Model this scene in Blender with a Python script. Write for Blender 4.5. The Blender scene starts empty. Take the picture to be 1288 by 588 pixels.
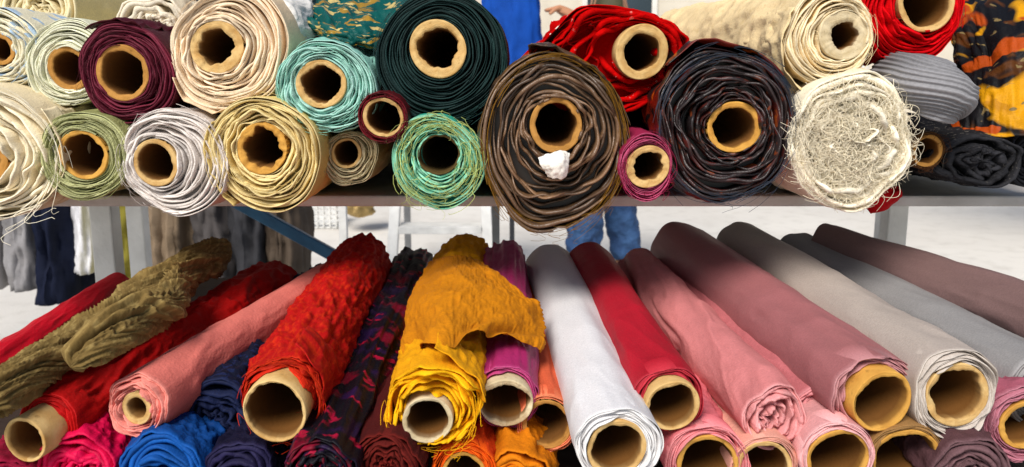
import bpy, math, random
import numpy as np
from mathutils import Vector
random.seed(5)
rng = np.random.default_rng(7)
scene = bpy.context.scene
COL = scene.collection
F = 1115.0
PT = math.atan(214/1115)
SP, CP = math.sin(PT), math.cos(PT)
CZ = 1.12
PI = math.pi

# ---------------------------------------------------------------- placing
def at(px, py, d):
    x = (px-644)/F; v = (294-py)/F
    return np.array([d*x, d*(CP+v*SP), CZ+d*(v*CP-SP)])
def atz(px, py, z):
    v = (294-py)/F
    d = z/(v*CP-SP)
    return at(px, py, d), d

def hx(h, sat=1.0, gam=1.0):
    h = h.lstrip('#')
    c = [int(h[i:i+2], 16)/255 for i in (0, 2, 4)]
    c = [((v/12.92) if v <= .04045 else ((v+.055)/1.055)**2.4) for v in c]
    l = .2126*c[0]+.7152*c[1]+.0722*c[2]
    c = [min(max(l+(v-l)*sat, .002), .92)**gam for v in c]
    return tuple(c)+(1.0,)

# ---------------------------------------------------------------- noise
def _h(ix, iy, iz):
    with np.errstate(over='ignore'):
        n = ix.astype(np.uint32)*np.uint32(374761393) + iy.astype(np.uint32)*np.uint32(668265263) + iz.astype(np.uint32)*np.uint32(2246822519)
        n = (n ^ (n >> np.uint32(13)))*np.uint32(1274126177)
        n = n ^ (n >> np.uint32(16))
    return (n & np.uint32(0xffff)).astype(np.float64)/32767.5-1
def vn(x, y, z):
    x, y, z = np.broadcast_arrays(np.asarray(x, float)+500.3, np.asarray(y, float)+500.7, np.asarray(z, float)+500.1)
    ix, iy, iz = np.floor(x).astype(np.int64), np.floor(y).astype(np.int64), np.floor(z).astype(np.int64)
    fx, fy, fz = x-ix, y-iy, z-iz
    fx = fx*fx*fx*(fx*(fx*6-15)+10); fy = fy*fy*fy*(fy*(fy*6-15)+10); fz = fz*fz*fz*(fz*(fz*6-15)+10)
    r = 0
    for a in (0, 1):
        for b in (0, 1):
            for c in (0, 1):
                w = (fx if a else 1-fx)*(fy if b else 1-fy)*(fz if c else 1-fz)
                r = r+w*_h(ix+a, iy+b, iz+c)
    return r
def fbm(x, y, z, o=3):
    r = 0; a = 1; s = 1
    for k in range(o):
        r = r+a*vn(x*s+17*k, y*s, z*s); a *= .5; s *= 2.03
    return r
def ridge(x, y, z, o=2):
    r = 0; a = 1; s = 1
    for k in range(o):
        r = r+a*(1-2.4*np.abs(vn(x*s+31*k, y*s, z*s))); a *= .5; s *= 2.1
    return r
def sstep(t):
    t = np.clip(t, 0, 1); return t*t*(3-2*t)
def cr(P, n):
    P = np.asarray(P, float); m = len(P)
    u = np.linspace(0, m-1, n); i = np.clip(np.floor(u).astype(int), 0, m-2)
    w = (u-i).reshape((-1,)+(1,)*(P.ndim-1))
    p1 = P[i]; p2 = P[i+1]
    p0 = np.where((i > 0).reshape(w.shape), P[np.maximum(i-1, 0)], 2*p1-p2)
    p3 = np.where((i < m-2).reshape(w.shape), P[np.minimum(i+2, m-1)], 2*p2-p1)
    return .5*((2*p1)+(-p0+p2)*w+(2*p0-5*p1+4*p2-p3)*w*w+(-p0+3*p1-3*p2+p3)*w**3)

# ---------------------------------------------------------------- meshes
class Geo:
    def __init__(s): s.v = []; s.q = []; s.t = []; s.e = []; s.f = []; s.n = 0
    def grid(s, V, tone, edge, fab):
        nu, nv = V.shape[:2]
        idx = np.arange(nu*nv).reshape(nu, nv)+s.n
        q = np.stack([idx[:-1, :-1], idx[:-1, 1:], idx[1:, 1:], idx[1:, :-1]], -1).reshape(-1, 4)
        s.v.append(V.reshape(-1, 3)); s.q.append(q)
        s.t.append(np.broadcast_to(tone, (nu, nv)).reshape(-1)); s.e.append(np.broadcast_to(edge, (nu, nv)).reshape(-1))
        s.f.append(np.broadcast_to(fab, (nu, nv, 3)).reshape(-1, 3)); s.n += nu*nv
    def build(s, name, mat, parent=None, origin=(0, 0, 0)):
        v = np.concatenate(s.v)-np.asarray(origin); q = np.concatenate(s.q)
        me = bpy.data.meshes.new(name); me.from_pydata(v.tolist(), [], q.tolist())
        for nm, arr in (('tone', s.t), ('edge', s.e)):
            a = me.attributes.new(nm, 'FLOAT', 'POINT'); a.data.foreach_set('value', np.concatenate(arr).astype(np.float32))
        a = me.attributes.new('fab', 'FLOAT_VECTOR', 'POINT'); a.data.foreach_set('vector', np.concatenate(s.f).astype(np.float32).ravel())
        me.polygons.foreach_set('use_smooth', np.ones(len(me.polygons), dtype=bool)); me.update()
        o = bpy.data.objects.new(name, me); COL.objects.link(o); me.materials.append(mat)
        if parent: o.parent = parent
        else: o.location = origin
        return o

def thing(name, label, cat, loc, group=None):
    o = bpy.data.objects.new(name, None); COL.objects.link(o); o.location = tuple(loc); o.empty_display_size = .02
    return tag(o, label, cat, group)
def tag(o, label, cat, group=None, kind=None):
    o['label'] = label; o['category'] = cat
    if group: o['group'] = group
    if kind: o['kind'] = kind
    return o
def poly(name, verts, faces, mat, parent=None, origin=(0, 0, 0), smooth=False, bevel=0):
    me = bpy.data.meshes.new(name); me.from_pydata([tuple(np.asarray(v, float)-np.asarray(origin)) for v in verts], [], faces)
    if smooth: me.polygons.foreach_set('use_smooth', [True]*len(me.polygons))
    me.update(); o = bpy.data.objects.new(name, me); COL.objects.link(o); me.materials.append(mat)
    if parent: o.parent = parent
    else: o.location = origin
    if bevel:
        m = o.modifiers.new('bevel', 'BEVEL'); m.width = bevel; m.segments = 2
    return o
BF = [(0, 3, 2, 1), (4, 5, 6, 7), (0, 1, 5, 4), (1, 2, 6, 5), (2, 3, 7, 6), (3, 0, 4, 7)]
def boxv(x0, x1, y0, y1, z0, z1):
    return [(x0, y0, z0), (x1, y0, z0), (x1, y1, z0), (x0, y1, z0), (x0, y0, z1), (x1, y0, z1), (x1, y1, z1), (x0, y1, z1)]
def boxes(name, bl, mat, parent=None, origin=(0, 0, 0), bevel=.002):
    v = []; fc = []
    for b in bl:
        n = len(v); v += boxv(*b) if len(b) == 6 else b; fc += [tuple(i+n for i in f) for f in BF]
    return poly(name, v, fc, mat, parent, origin, bevel=bevel)
def barv(a, b, w, h=None):
    a = Vector(a); b = Vector(b); t = (b-a).normalized(); up = Vector((0, 0, 1)) if abs(t.z) < .9 else Vector((0, 1, 0))
    x = t.cross(up).normalized()*w/2; y = x.cross(t).normalized()*(h or w)/2
    r = []
    for p in (a, b):
        r += [tuple(p-x-y), tuple(p+x-y), tuple(p+x+y), tuple(p-x+y)]
    return r

# ---------------------------------------------------------------- materials
def newmat(name):
    m = bpy.data.materials.new(name); m.use_nodes = True; nt = m.node_tree
    return m, nt, nt.nodes['Principled BSDF']
def N(nt, t, **k):
    n = nt.nodes.new(t)
    for a, b in k.items(): setattr(n, a, b)
    return n
def mapr(nt, src, a, b, c, d):
    n = N(nt, 'ShaderNodeMapRange'); n.inputs[1].default_value = a; n.inputs[2].default_value = b; n.inputs[3].default_value = c; n.inputs[4].default_value = d
    nt.links.new(src, n.inputs[0]); return n.outputs[0]
def math2(nt, op, a, b):
    n = N(nt, 'ShaderNodeMath', operation=op)
    for i, s in enumerate((a, b)):
        if isinstance(s, (int, float)): n.inputs[i].default_value = s
        else: nt.links.new(s, n.inputs[i])
    return n.outputs[0]
def mixc(nt, fac, a, b):
    n = N(nt, 'ShaderNodeMixRGB')
    for i, s in zip((0, 1, 2), (fac, a, b)):
        if isinstance(s, (tuple, float, int)): n.inputs[i].default_value = s
        else: nt.links.new(s, n.inputs[i])
    return n.outputs[0]
def noise(nt, vec, scale, detail=3, stretch=None, off=0, dist=0):
    if stretch or off:
        mp = N(nt, 'ShaderNodeMapping'); nt.links.new(vec, mp.inputs[0])
        mp.inputs[3].default_value = stretch or (1, 1, 1); mp.inputs[1].default_value = (off, off*.7, off*.3); vec = mp.outputs[0]
    n = N(nt, 'ShaderNodeTexNoise'); n.inputs['Scale'].default_value = scale; n.inputs['Detail'].default_value = detail
    n.inputs['Distortion'].default_value = dist
    nt.links.new(vec, n.inputs['Vector']); return n.outputs[0]

SAT, GAM = 1.1, 1.1
def fabric(name, base, edge=None, rough=.85, sheen=.12, pats=(), var=.28, bump=.35, metal=0, bscale=420, spec=.2, sat=SAT):
    m, nt, p = newmat(name)
    fab = N(nt, 'ShaderNodeAttribute', attribute_name='fab').outputs['Vector']
    tone = N(nt, 'ShaderNodeAttribute', attribute_name='tone').outputs['Fac']
    edg = N(nt, 'ShaderNodeAttribute', attribute_name='edge').outputs['Fac']
    c = hx(base, sat, GAM)
    for q in pats:
        mk = mapr(nt, noise(nt, fab, q['s'], q.get('d', 2), q.get('st'), q.get('off', 0), q.get('w', 0)), q['t']-q.get('e', .02), q['t']+q.get('e', .02), 0, q.get('a', 1))
        c = mixc(nt, mk, c, hx(q['c'], sat, GAM))
    if edge: c = mixc(nt, edg, c, hx(edge, sat, 1.0))
    n1 = noise(nt, fab, 30, 3)
    n2 = noise(nt, fab, 170, 3, (1, 5, 1))
    n3 = noise(nt, fab, 620, 2)
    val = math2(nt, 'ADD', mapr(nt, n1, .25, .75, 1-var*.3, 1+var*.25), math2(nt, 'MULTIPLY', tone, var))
    val = math2(nt, 'ADD', val, mapr(nt, n2, .3, .7, -.08, .08))
    val = math2(nt, 'ADD', val, mapr(nt, n3, .3, .7, -.1, .1))
    sc = N(nt, 'ShaderNodeVectorMath', operation='SCALE')
    if isinstance(c, tuple): sc.inputs[0].default_value = c[:3]
    else: nt.links.new(c, sc.inputs[0])
    nt.links.new(val, sc.inputs['Scale'])
    nt.links.new(sc.outputs[0], p.inputs['Base Color'])
    nt.links.new(sc.outputs[0], p.inputs['Sheen Tint'])
    p.inputs['Roughness'].default_value = rough; p.inputs['Sheen Weight'].default_value = sheen
    p.inputs['Metallic'].default_value = metal; p.inputs['Specular IOR Level'].default_value = spec
    p.inputs['Sheen Roughness'].default_value = .4
    h = math2(nt, 'ADD', noise(nt, fab, bscale, 3, (1, .6, 1)), math2(nt, 'MULTIPLY', noise(nt, fab, 90, 3, (1, .5, 1), 0, .6), 1.6))
    b = N(nt, 'ShaderNodeBump'); b.inputs['Strength'].default_value = bump; b.inputs['Distance'].default_value = .002
    nt.links.new(h, b.inputs['Height']); nt.links.new(b.outputs[0], p.inputs['Normal'])
    return m
def cardboard(name, c1, c2):
    m, nt, p = newmat(name)
    fab = N(nt, 'ShaderNodeAttribute', attribute_name='fab').outputs['Vector']
    inner_shade = N(nt, 'ShaderNodeAttribute', attribute_name='edge').outputs['Fac']
    c = mixc(nt, mapr(nt, noise(nt, fab, 45, 5), .3, .72, 0, 1), hx(c1), hx(c2))
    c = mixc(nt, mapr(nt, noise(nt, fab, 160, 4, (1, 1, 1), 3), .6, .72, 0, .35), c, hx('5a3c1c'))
    c = mixc(nt, inner_shade, c, hx('6e4820'))  # shade of the tube hole painted into the inner wall as darker brown
    nt.links.new(c, p.inputs['Base Color']); p.inputs['Roughness'].default_value = .9; p.inputs['Specular IOR Level'].default_value = .15
    b = N(nt, 'ShaderNodeBump'); b.inputs['Strength'].default_value = .3; b.inputs['Distance'].default_value = .0015
    nt.links.new(noise(nt, fab, 260, 4), b.inputs['Height']); nt.links.new(b.outputs[0], p.inputs['Normal'])
    return m
def plain(name, c1, c2, scale=12, rough=.7, metal=0, bump=.15, spec=.3):
    m, nt, p = newmat(name)
    co = N(nt, 'ShaderNodeTexCoord').outputs['Object']
    n = noise(nt, co, scale, 5)
    nt.links.new(mixc(nt, mapr(nt, n, .3, .7, 0, 1), hx(c1), hx(c2)), p.inputs['Base Color'])
    p.inputs['Roughness'].default_value = rough; p.inputs['Metallic'].default_value = metal; p.inputs['Specular IOR Level'].default_value = spec
    b = N(nt, 'ShaderNodeBump'); b.inputs['Strength'].default_value = bump; b.inputs['Distance'].default_value = .01
    nt.links.new(noise(nt, co, scale*6, 4), b.inputs['Height']); nt.links.new(b.outputs[0], p.inputs['Normal'])
    return m
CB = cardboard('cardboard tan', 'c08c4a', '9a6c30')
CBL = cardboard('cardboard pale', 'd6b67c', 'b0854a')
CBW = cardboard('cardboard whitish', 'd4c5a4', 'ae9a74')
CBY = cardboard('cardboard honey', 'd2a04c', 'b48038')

# ---------------------------------------------------------------- wrinkles
def wrinkle(mode, amp, ph, a, sd):
    c, s = np.cos(ph), np.sin(ph)
    if mode == 'soft':
        return amp*(.8*fbm(c*1.3+sd, s*1.3, a*7)+.45*ridge(c*1.6+a*9+sd, s*1.6, a*16+sd)*sstep(1.1-a*2.2)+.12*ridge(c*4+sd, s*4, a*30))
    if mode == 'satin':
        return amp*(1.0*fbm(c*1.1+sd, s*1.1, a*5, 2)+.45*ridge(c*1.3+a*6+sd, s*1.3, a*9+sd, 2)*sstep(1.0-a*2.0))
    if mode == 'crinkle':
        return amp*(.5*fbm(c*1.5+sd, s*1.5, a*9)+.5*ridge(c*3.2+sd, s*3.2, a*42, 3)+.35*ridge(c*5, s*5+sd, a*20+c*2))
    if mode == 'twist':
        tw = ph*1.0+a*9+.6*fbm(c*1.2+sd, s*1.2, a*6, 2)
        return amp*(.7*(1-2*np.sin(2*tw)**2)+.6*ridge(np.cos(tw)*1.8+sd, np.sin(tw)*1.8, a*5)+.3*fbm(c*2, s*2, a*12+sd))
    if mode == 'rope':
        tw = ph+a*15+.7*fbm(c*1.1+sd, s*1.1, a*7, 2)
        return amp*(.7*(1-2*np.abs(np.sin(1.5*tw)))+.7*ridge(np.cos(tw)*3.2+sd, np.sin(tw)*3.2, a*4, 3)+.15*ridge(c*4, s*4+sd, a*30, 2))
    if mode == 'crumple':
        return amp*(.9*fbm(c*1.6+sd, s*1.6, a*12)+.7*ridge(c*2+sd+a*8, s*2, a*20, 3))
    if mode == 'lace':
        return amp*(.8*fbm(c*1.6+sd, s*1.6, a*12)+.55*ridge(c*3+sd+a*10, s*3, a*34, 4)+.25*vn(c*14+sd, s*14, a*240))
    if mode == 'long':
        return amp*(.7*ridge(c*2.6+sd, s*2.6, a*4, 2)+.5*fbm(c*1.3, s*1.3+sd, a*8)+.2*ridge(c*5+sd, s*5, a*26))
    if mode == 'rib':
        return amp*(.6*np.cos(30*ph+2*fbm(c, s, a*5))+1.3*fbm(c*1.2+sd, s*1.2, a*8, 2)+1.4*ridge(c*1.1+sd, s*1.1, a*5, 1))
    return 0*ph

GU = 'fabric rolls on the upper shelf'
GL = 'fabric rolls on the lower table'
RN = [0]
def roll(label, P0, d0, R, mat, rc=30, core=None, back=None, L=.9, turns=9, sx=1, sy=1, lobe=.03, stick=.0, hole=.72, Rb=None, wr=('soft', .002), cm=CB,
         rag=.004, group=GU, closed=False, jit=.8, fill=.84, cone=0, via=None, fringe=None, ns=110, nphi=88, torn=.3, flap=None, loose=.6, fray=.12):
    RN[0] += 1; sd = RN[0]*7.31
    turns = turns*1.8
    k = d0/F; R = R*k; rc = (3 if closed else rc)*k
    P0 = np.asarray(P0, float)
    pts = [P0]+list(via or [])
    if back is None: back = P0+np.array([0, L, 0])
    pts.append(np.asarray(back, float)); pts = np.array(pts)
    L = float(np.sum(np.linalg.norm(np.diff(pts, axis=0), axis=1)))
    Rb = R if Rb is None else Rb
    T = (pts[1]-pts[0]); T /= np.linalg.norm(T)
    X = np.cross(T, (0, 0, 1)); X /= np.linalg.norm(X); Y = np.cross(X, T)
    cc = np.zeros(2) if core is None else np.array([core[0]*k, -core[1]*k])
    org = P0.copy()
    th0 = thing('fabric_roll', label, 'fabric roll', org-np.array([0, 0, R]), group); org = org-np.array([0, 0, R])
    lob = [(kk, lobe*rng.uniform(.4, 1)/(kk-1), rng.uniform(0, 6.28)) for kk in (2, 3, 4, 5, 7)]
    def shp(ph):
        r = 1
        for kk, a, p in lob: r = r+a*np.cos(kk*ph+p)
        return r
    g = Geo()
    # spiral of wound layers at the cut end
    seg = 110; n = int(turns*seg)+1
    th = np.linspace(0, 2*PI*turns, n); t = th/(2*PI*turns)
    ph = th-PI/2-2*PI*(turns % 1); pitch = (R-rc)/turns
    c, s = np.cos(ph), np.sin(ph)
    r = rc+pitch*.3+(R-rc-pitch*.5)*t
    r = r*(1+(shp(ph)-1)*t)
    env = np.sin(PI*np.clip(t*1.02, 0, 1))**.4
    # some sectors lie flat and tight, others are loose and crumpled
    gate = sstep(.45+1.5*vn(c*.9+sd*1.3, s*.9, th*.05))
    r = r+pitch*env*(jit*1.2*fbm(c*1.15+sd, s*1.15, th*.11, 2)+.8*vn(th*.11, 0*th+sd, 0*th)
                     +loose*gate*(1.3*vn(c*2.1+sd, s*2.1, th*.08)+.35*vn(c*5+sd, s*5, th*.18)))
    tk = pitch*fill*(1+.65*vn(c*1.4+sd, s*1.4, th*.4+9))
    ax = rag*(1.2*vn(c*1.1, s*1.1+sd, th*.3)+.4*vn(c*3+sd, s*3, th*.5)+loose*.9*gate*vn(c*2+sd, s*2, th*.22)+fray*.7*vn(c*13+sd, s*13, th*1.7))-cone*(1-t)+rag*.2
    tn = np.clip(.8*vn(th*.16+sd, 0*th, 0*th)+.7*vn(th*.9, 0*th+sd, 0*th), -1, 1)
    cx = cc[0]*(1-t); cy = cc[1]*(1-t)
    sxx = 1+(sx-1)*t; syy = 1+(sy-1)*t
    rows = []
    for dr, da in ((0, .03), (0, .0), (-.5, -.3), (-1, 0), (-1, .03)):
        rr = r+dr*tk
        if da == .03: aa = np.full(n, .03)
        else: aa = ax+da*tk
        rows.append(P0+np.outer(cx+rr*c*sxx, X)+np.outer(cy+rr*s*syy, Y)+np.outer(aa, T))
    V = np.stack(rows, 1)
    ed = np.array([0, .6, 1, .6, 0])
    fb = np.stack([np.broadcast_to((th*R)[:, None], (n, 5)), np.broadcast_to(np.array([.03, 0, -.002, -.004, .03]), (n, 5)), np.broadcast_to(tn[:, None]*.1, (n, 5))], -1)
    g.grid(V, tn[:, None], ed[None, :], fb)
    # backing between layers
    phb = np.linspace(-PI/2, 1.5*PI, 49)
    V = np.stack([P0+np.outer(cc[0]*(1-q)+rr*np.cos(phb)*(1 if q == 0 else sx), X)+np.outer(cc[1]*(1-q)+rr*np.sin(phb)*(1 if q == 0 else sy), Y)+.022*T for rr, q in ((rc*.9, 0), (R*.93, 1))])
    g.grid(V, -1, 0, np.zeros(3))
    # outer cloth along the whole length
    phg = np.linspace(-PI/2, 1.5*PI, nphi+1)
    al = np.concatenate([[.02, .002, -.0006, .0012], np.linspace(.006, L, ns), [L+.002, L+.003]])
    dr = np.concatenate([[-.6*pitch, -.6*pitch, -.3*pitch, 0], np.zeros(ns), [-.5*Rb, -.96*Rb]])
    C = cr(pts, 200); ca = np.linspace(0, L, 200)
    cen = np.stack([np.interp(al, ca, C[:, i]) for i in range(3)], 1)
    cen[:3] = P0+np.outer(al[:3], T); cen[-2:] = C[-1]+np.outer(al[-2:]-L, T)
    tg = np.gradient(np.stack([np.interp(np.linspace(0, L, 60), ca, C[:, i]) for i in range(3)], 1), axis=0)
    tg = np.stack([np.interp(al, np.linspace(0, L, 60), tg[:, i]) for i in range(3)], 1); tg /= np.linalg.norm(tg, axis=1)[:, None]
    XX = np.cross(tg, np.array([0, 0, 1.])); XX /= np.linalg.norm(XX, axis=1)[:, None]; YY = np.cross(XX, tg)
    A, PH = np.meshgrid(al, phg, indexing='ij')
    rr = (R+(Rb-R)*sstep(A/L))*(1+(shp(PH)-1)*(1-.5*sstep(A/L)))
    w = wrinkle(wr[0], wr[1], PH, A, sd)*(.35+.65*sstep(A/.05))
    rr = np.maximum(rr+dr[:, None]+w, .001)
    blend = sstep(A/(.6*L)); sxg = sx+(1-sx)*blend; syg = sy+(1-sy)*blend
    V = cen[:, None, :]+(rr*np.cos(PH)*sxg)[..., None]*XX[:, None, :]+(rr*np.sin(PH)*syg)[..., None]*YY[:, None, :]
    axo = np.interp(np.mod(phg+PI/2, 2*PI), np.linspace(0, 2*PI, seg), ax[-seg:])*.8
    V = V+(axo[None, :]*np.exp(-np.maximum(A, 0)/.02))[..., None]*T
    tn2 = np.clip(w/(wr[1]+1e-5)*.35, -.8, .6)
    e2 = np.zeros_like(A); e2[1:4] = np.array([.4, 1, .5])[:, None]
    g.grid(V, tn2, e2, np.stack([PH*R, A, 0*A], -1))
    g.build('fabric', mat, th0, org)
    if not closed:
        cg = Geo(); st = stick; nn = 97
        php = np.linspace(-PI/2, 1.5*PI, nn); ri = rc*hole
        cp_, sp_ = np.cos(php), np.sin(php)
        jag = torn*(.0022*fbm(cp_*1.2+sd, sp_*1.2, 0*php, 4)+.0008*vn(cp_*9, sp_*9+sd, 0*php))*min(1, rc/.025)
        inn = ri*torn*.20*fbm(cp_*1.7+sd, sp_*1.7, 0*php, 4)
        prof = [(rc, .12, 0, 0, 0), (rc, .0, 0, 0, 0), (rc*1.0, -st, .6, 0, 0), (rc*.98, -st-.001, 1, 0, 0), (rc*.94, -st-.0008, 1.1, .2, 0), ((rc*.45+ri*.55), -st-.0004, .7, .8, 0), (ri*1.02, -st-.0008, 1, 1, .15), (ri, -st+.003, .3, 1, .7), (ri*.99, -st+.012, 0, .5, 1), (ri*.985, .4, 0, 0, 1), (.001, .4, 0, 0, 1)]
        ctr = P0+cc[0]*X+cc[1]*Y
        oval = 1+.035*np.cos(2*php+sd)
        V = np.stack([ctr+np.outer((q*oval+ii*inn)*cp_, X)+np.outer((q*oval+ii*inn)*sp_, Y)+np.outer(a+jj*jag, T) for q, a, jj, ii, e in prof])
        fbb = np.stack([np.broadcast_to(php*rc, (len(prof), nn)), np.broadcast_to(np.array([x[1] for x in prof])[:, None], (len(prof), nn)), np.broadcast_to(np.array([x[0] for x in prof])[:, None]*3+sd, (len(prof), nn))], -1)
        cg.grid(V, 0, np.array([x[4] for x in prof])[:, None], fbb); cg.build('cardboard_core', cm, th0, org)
    if fringe:
        num, ln, fm, style = fringe
        fg = Geo()
        for i in range(num):
            a0 = rng.uniform(0, 2*PI); q = rng.uniform(.05 if closed else .2, 1.0) if style != 'rim' else rng.uniform(.85, 1.02)
            r0 = rc+(R-rc)*q
            m = 11; u = np.linspace(0, 1, m); l = ln*rng.uniform(.3, 1.3)
            if style == 'curl':
                da = rng.uniform(.2, 1.1)*rng.choice([-1, 1]); aa = a0+da*u+.12*np.sin(u*9+i)
                rad = r0+l*.45*np.sin(u*PI*rng.uniform(.5, 2))*rng.uniform(-1, 1)+l*.25*u*rng.uniform(-1, 1); px, pz = rad*np.cos(aa)*sx, rad*np.sin(aa)*sy
                ay = -.003-.010*np.sin(u*PI)*rng.uniform(.2, 1)
            elif style == 'mat':
                dx, dz = rng.normal(0, 1, 2); nrm = math.hypot(dx, dz)+1e-6; bend = rng.uniform(-1, 1)
                px = r0*np.cos(a0)*sx+l*(u-.5)*dx/nrm-l*.5*bend*dz/nrm*np.sin(u*PI); pz = r0*np.sin(a0)*sy+l*(u-.5)*dz/nrm+l*.5*bend*dx/nrm*np.sin(u*PI)
                ay = -.002-.011*np.sin(u*PI)*rng.uniform(.1, 1)
            else:
                aa = a0+rng.uniform(-.5, .5)*u+.25*np.sin(u*6+i)
                rad = r0+l*u*rng.uniform(-.35, 1); px, pz = rad*np.cos(aa)*sx, rad*np.sin(aa)*sy-l*.5*u*u
                ay = -.002-.012*u*rng.uniform(.2, 1.2)
            ctr = P0+np.outer(cc[0]*(1-q)+px, X)+np.outer(cc[1]*(1-q)+pz, Y)+np.outer(ay, T)
            thread(fg, ctr, rng.uniform(.00015, .00034))
        fg.build('frayed_threads', fm, th0, org)
    if flap:
        # loose end of the cloth lifting off the roll near the cut end
        a0, a1, lift, ln = flap
        ph_ = np.linspace(a0, a1, 40); u = np.linspace(0, 1, 40); zz = np.linspace(-.004, ln, 40)
        PHf, Z = np.meshgrid(ph_, zz, indexing='ij'); Uf = np.repeat(u[:, None], 40, 1)
        rf = R*shp(PHf)*(1.012)+lift*Uf**2*(1+.4*vn(Uf*2, Z*40+sd, 0*Z))+.003*ridge(Uf*3+sd, Z*30, 0*Z, 2)
        Vf = P0+(rf*np.cos(PHf)*sx)[..., None]*X+(rf*np.sin(PHf)*sy)[..., None]*Y+(Z+.004*vn(Uf*5, 0*Z+sd, 0*Z)*np.exp(-Z/.02))[..., None]*T
        fg = Geo(); fg.grid(Vf, .2*vn(Uf*4, Z*30, 0*Z+sd), 0, np.stack([PHf*R, Z, 0*Z], -1))
        o = fg.build('loose_flap', mat, th0, org); m_ = o.modifiers.new('thickness', 'SOLIDIFY'); m_.thickness = .001
    return th0
def thread(g, P, rad):
    tg = np.gradient(P, axis=0); tg /= np.linalg.norm(tg, axis=1)[:, None]+1e-9
    x = np.cross(tg, np.array([.3, .9, .2])); x /= np.linalg.norm(x, axis=1)[:, None]+1e-9; y = np.cross(x, tg)
    V = np.stack([P+rad*(math.cos(a)*x+math.sin(a)*y) for a in (0, 2.094, 4.189, 6.283)], 1)
    g.grid(V, rng.uniform(-.6, .6), 0, np.array([rng.uniform(), rng.uniform(), 0]))

def bundle(name, label, cat, pts, radii, mat, wr, group=None, ref=(0, 0, 1), sx=1, sy=1, ns=150, nphi=84, part=None, parent=None, org=None, capa=.15):
    RN[0] += 1; sd = RN[0]*5.17
    pts = np.array(pts); C = cr(pts, ns); L = np.concatenate([[0], np.cumsum(np.linalg.norm(np.diff(C, axis=0), axis=1))])
    Rr = cr(np.array(radii)[:, None], ns)[:, 0]; u = np.linspace(0, 1, ns)
    cap = np.sqrt(np.clip(np.minimum(u, 1-u)/(capa*.25), 0, 1))*.985+.015
    tg = np.gradient(C, axis=0); tg /= np.linalg.norm(tg, axis=1)[:, None]
    X = np.cross(tg, np.array(ref, float)); X /= np.linalg.norm(X, axis=1)[:, None]; Y = np.cross(X, tg)
    ph = np.linspace(-PI/2, 1.5*PI, nphi+1); A, PH = np.meshgrid(L, ph, indexing='ij')
    w = wrinkle(wr[0], wr[1], PH, A, sd)
    rr = (Rr[:, None]+w)*cap[:, None]
    V = C[:, None]+(rr*np.cos(PH)*sx)[..., None]*X[:, None]+(rr*np.sin(PH)*sy)[..., None]*Y[:, None]
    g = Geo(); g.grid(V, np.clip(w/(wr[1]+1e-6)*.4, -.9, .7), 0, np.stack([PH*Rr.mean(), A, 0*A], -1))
    if part: return g.build(part, mat, parent, org)
    o = pts[0]-np.array([0, 0, radii[0]])
    return tag(g.build(name, mat, None, o), label, cat, group)

def sheet(name, label, cat, ctrl, mat, amp, fs, nu=90, nv=90, group=None, ragged=0, part=None, parent=None, org=None, thick=.0012, ruffle=0):
    RN[0] += 1; sd = RN[0]*3.7
    P = np.array(ctrl); Q = cr(P, nu); Q = np.transpose(cr(np.transpose(Q, (1, 0, 2)), nv), (1, 0, 2))
    lu = np.linalg.norm(Q[-1, nv//2]-Q[0, nv//2]); lv = np.linalg.norm(Q[nu//2, -1]-Q[nu//2, 0])
    U, Vv = np.meshgrid(np.linspace(0, lu, nu), np.linspace(0, lv, nv), indexing='ij')
    if ragged:
        e = ragged*fbm(U[-1]*60, Vv[-1]*60+sd, 0*U[-1]); gu = (Q[-1]-Q[-3]); gu /= np.linalg.norm(gu, axis=1)[:, None]
        Q[-12:] += (np.linspace(.05, 1, 12)[:, None]*e[None, :])[..., None]*gu[None]
        e = ragged*fbm(U[:, -1]*70+sd, Vv[:, -1]*60, 0*U[:, -1]); gv = (Q[:, -1]-Q[:, -3]); gv /= np.linalg.norm(gv, axis=1)[:, None]
        Q[:, -12:] += (np.linspace(.05, 1, 12)[None, :]*e[:, None])[..., None]*gv[:, None]
    du = np.gradient(Q, axis=0); dv = np.gradient(Q, axis=1); nn = np.cross(du, dv); nn /= np.linalg.norm(nn, axis=2)[..., None]+1e-9
    w = amp*(.7*ridge(U*fs[0]+sd, Vv*fs[1], U*3, 3)+.6*fbm(U*fs[0]*.5, Vv*fs[1]*.5+sd, 0*U))
    if ruffle:
        un = U/lu; vv = Vv/lv
        hem = np.maximum(sstep((un-.72)/.28), sstep((vv-.85)/.15)*.6)
        w = amp*(.5*ridge(U*10+Vv*8+sd, Vv*24-U*6, 0*U, 3)+.24*ridge(U*34+sd+Vv*26, Vv*150, 0*U, 2)+1.4*fbm(U*7, Vv*7+sd, 0*U, 2))+ruffle*hem*np.sin((Vv+U*.5)*120+3*fbm(Vv*16, U*12+sd, 0*U, 2))*.8
    V = Q+w[..., None]*nn
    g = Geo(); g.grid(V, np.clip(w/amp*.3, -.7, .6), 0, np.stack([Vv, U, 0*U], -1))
    if part: o = g.build(part, mat, parent, org)
    else:
        o = g.build(name, mat, None, Q[-1, nv//2]); tag(o, label, cat, group)
    m = o.modifiers.new('thickness', 'SOLIDIFY'); m.thickness = thick
    return o

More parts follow.
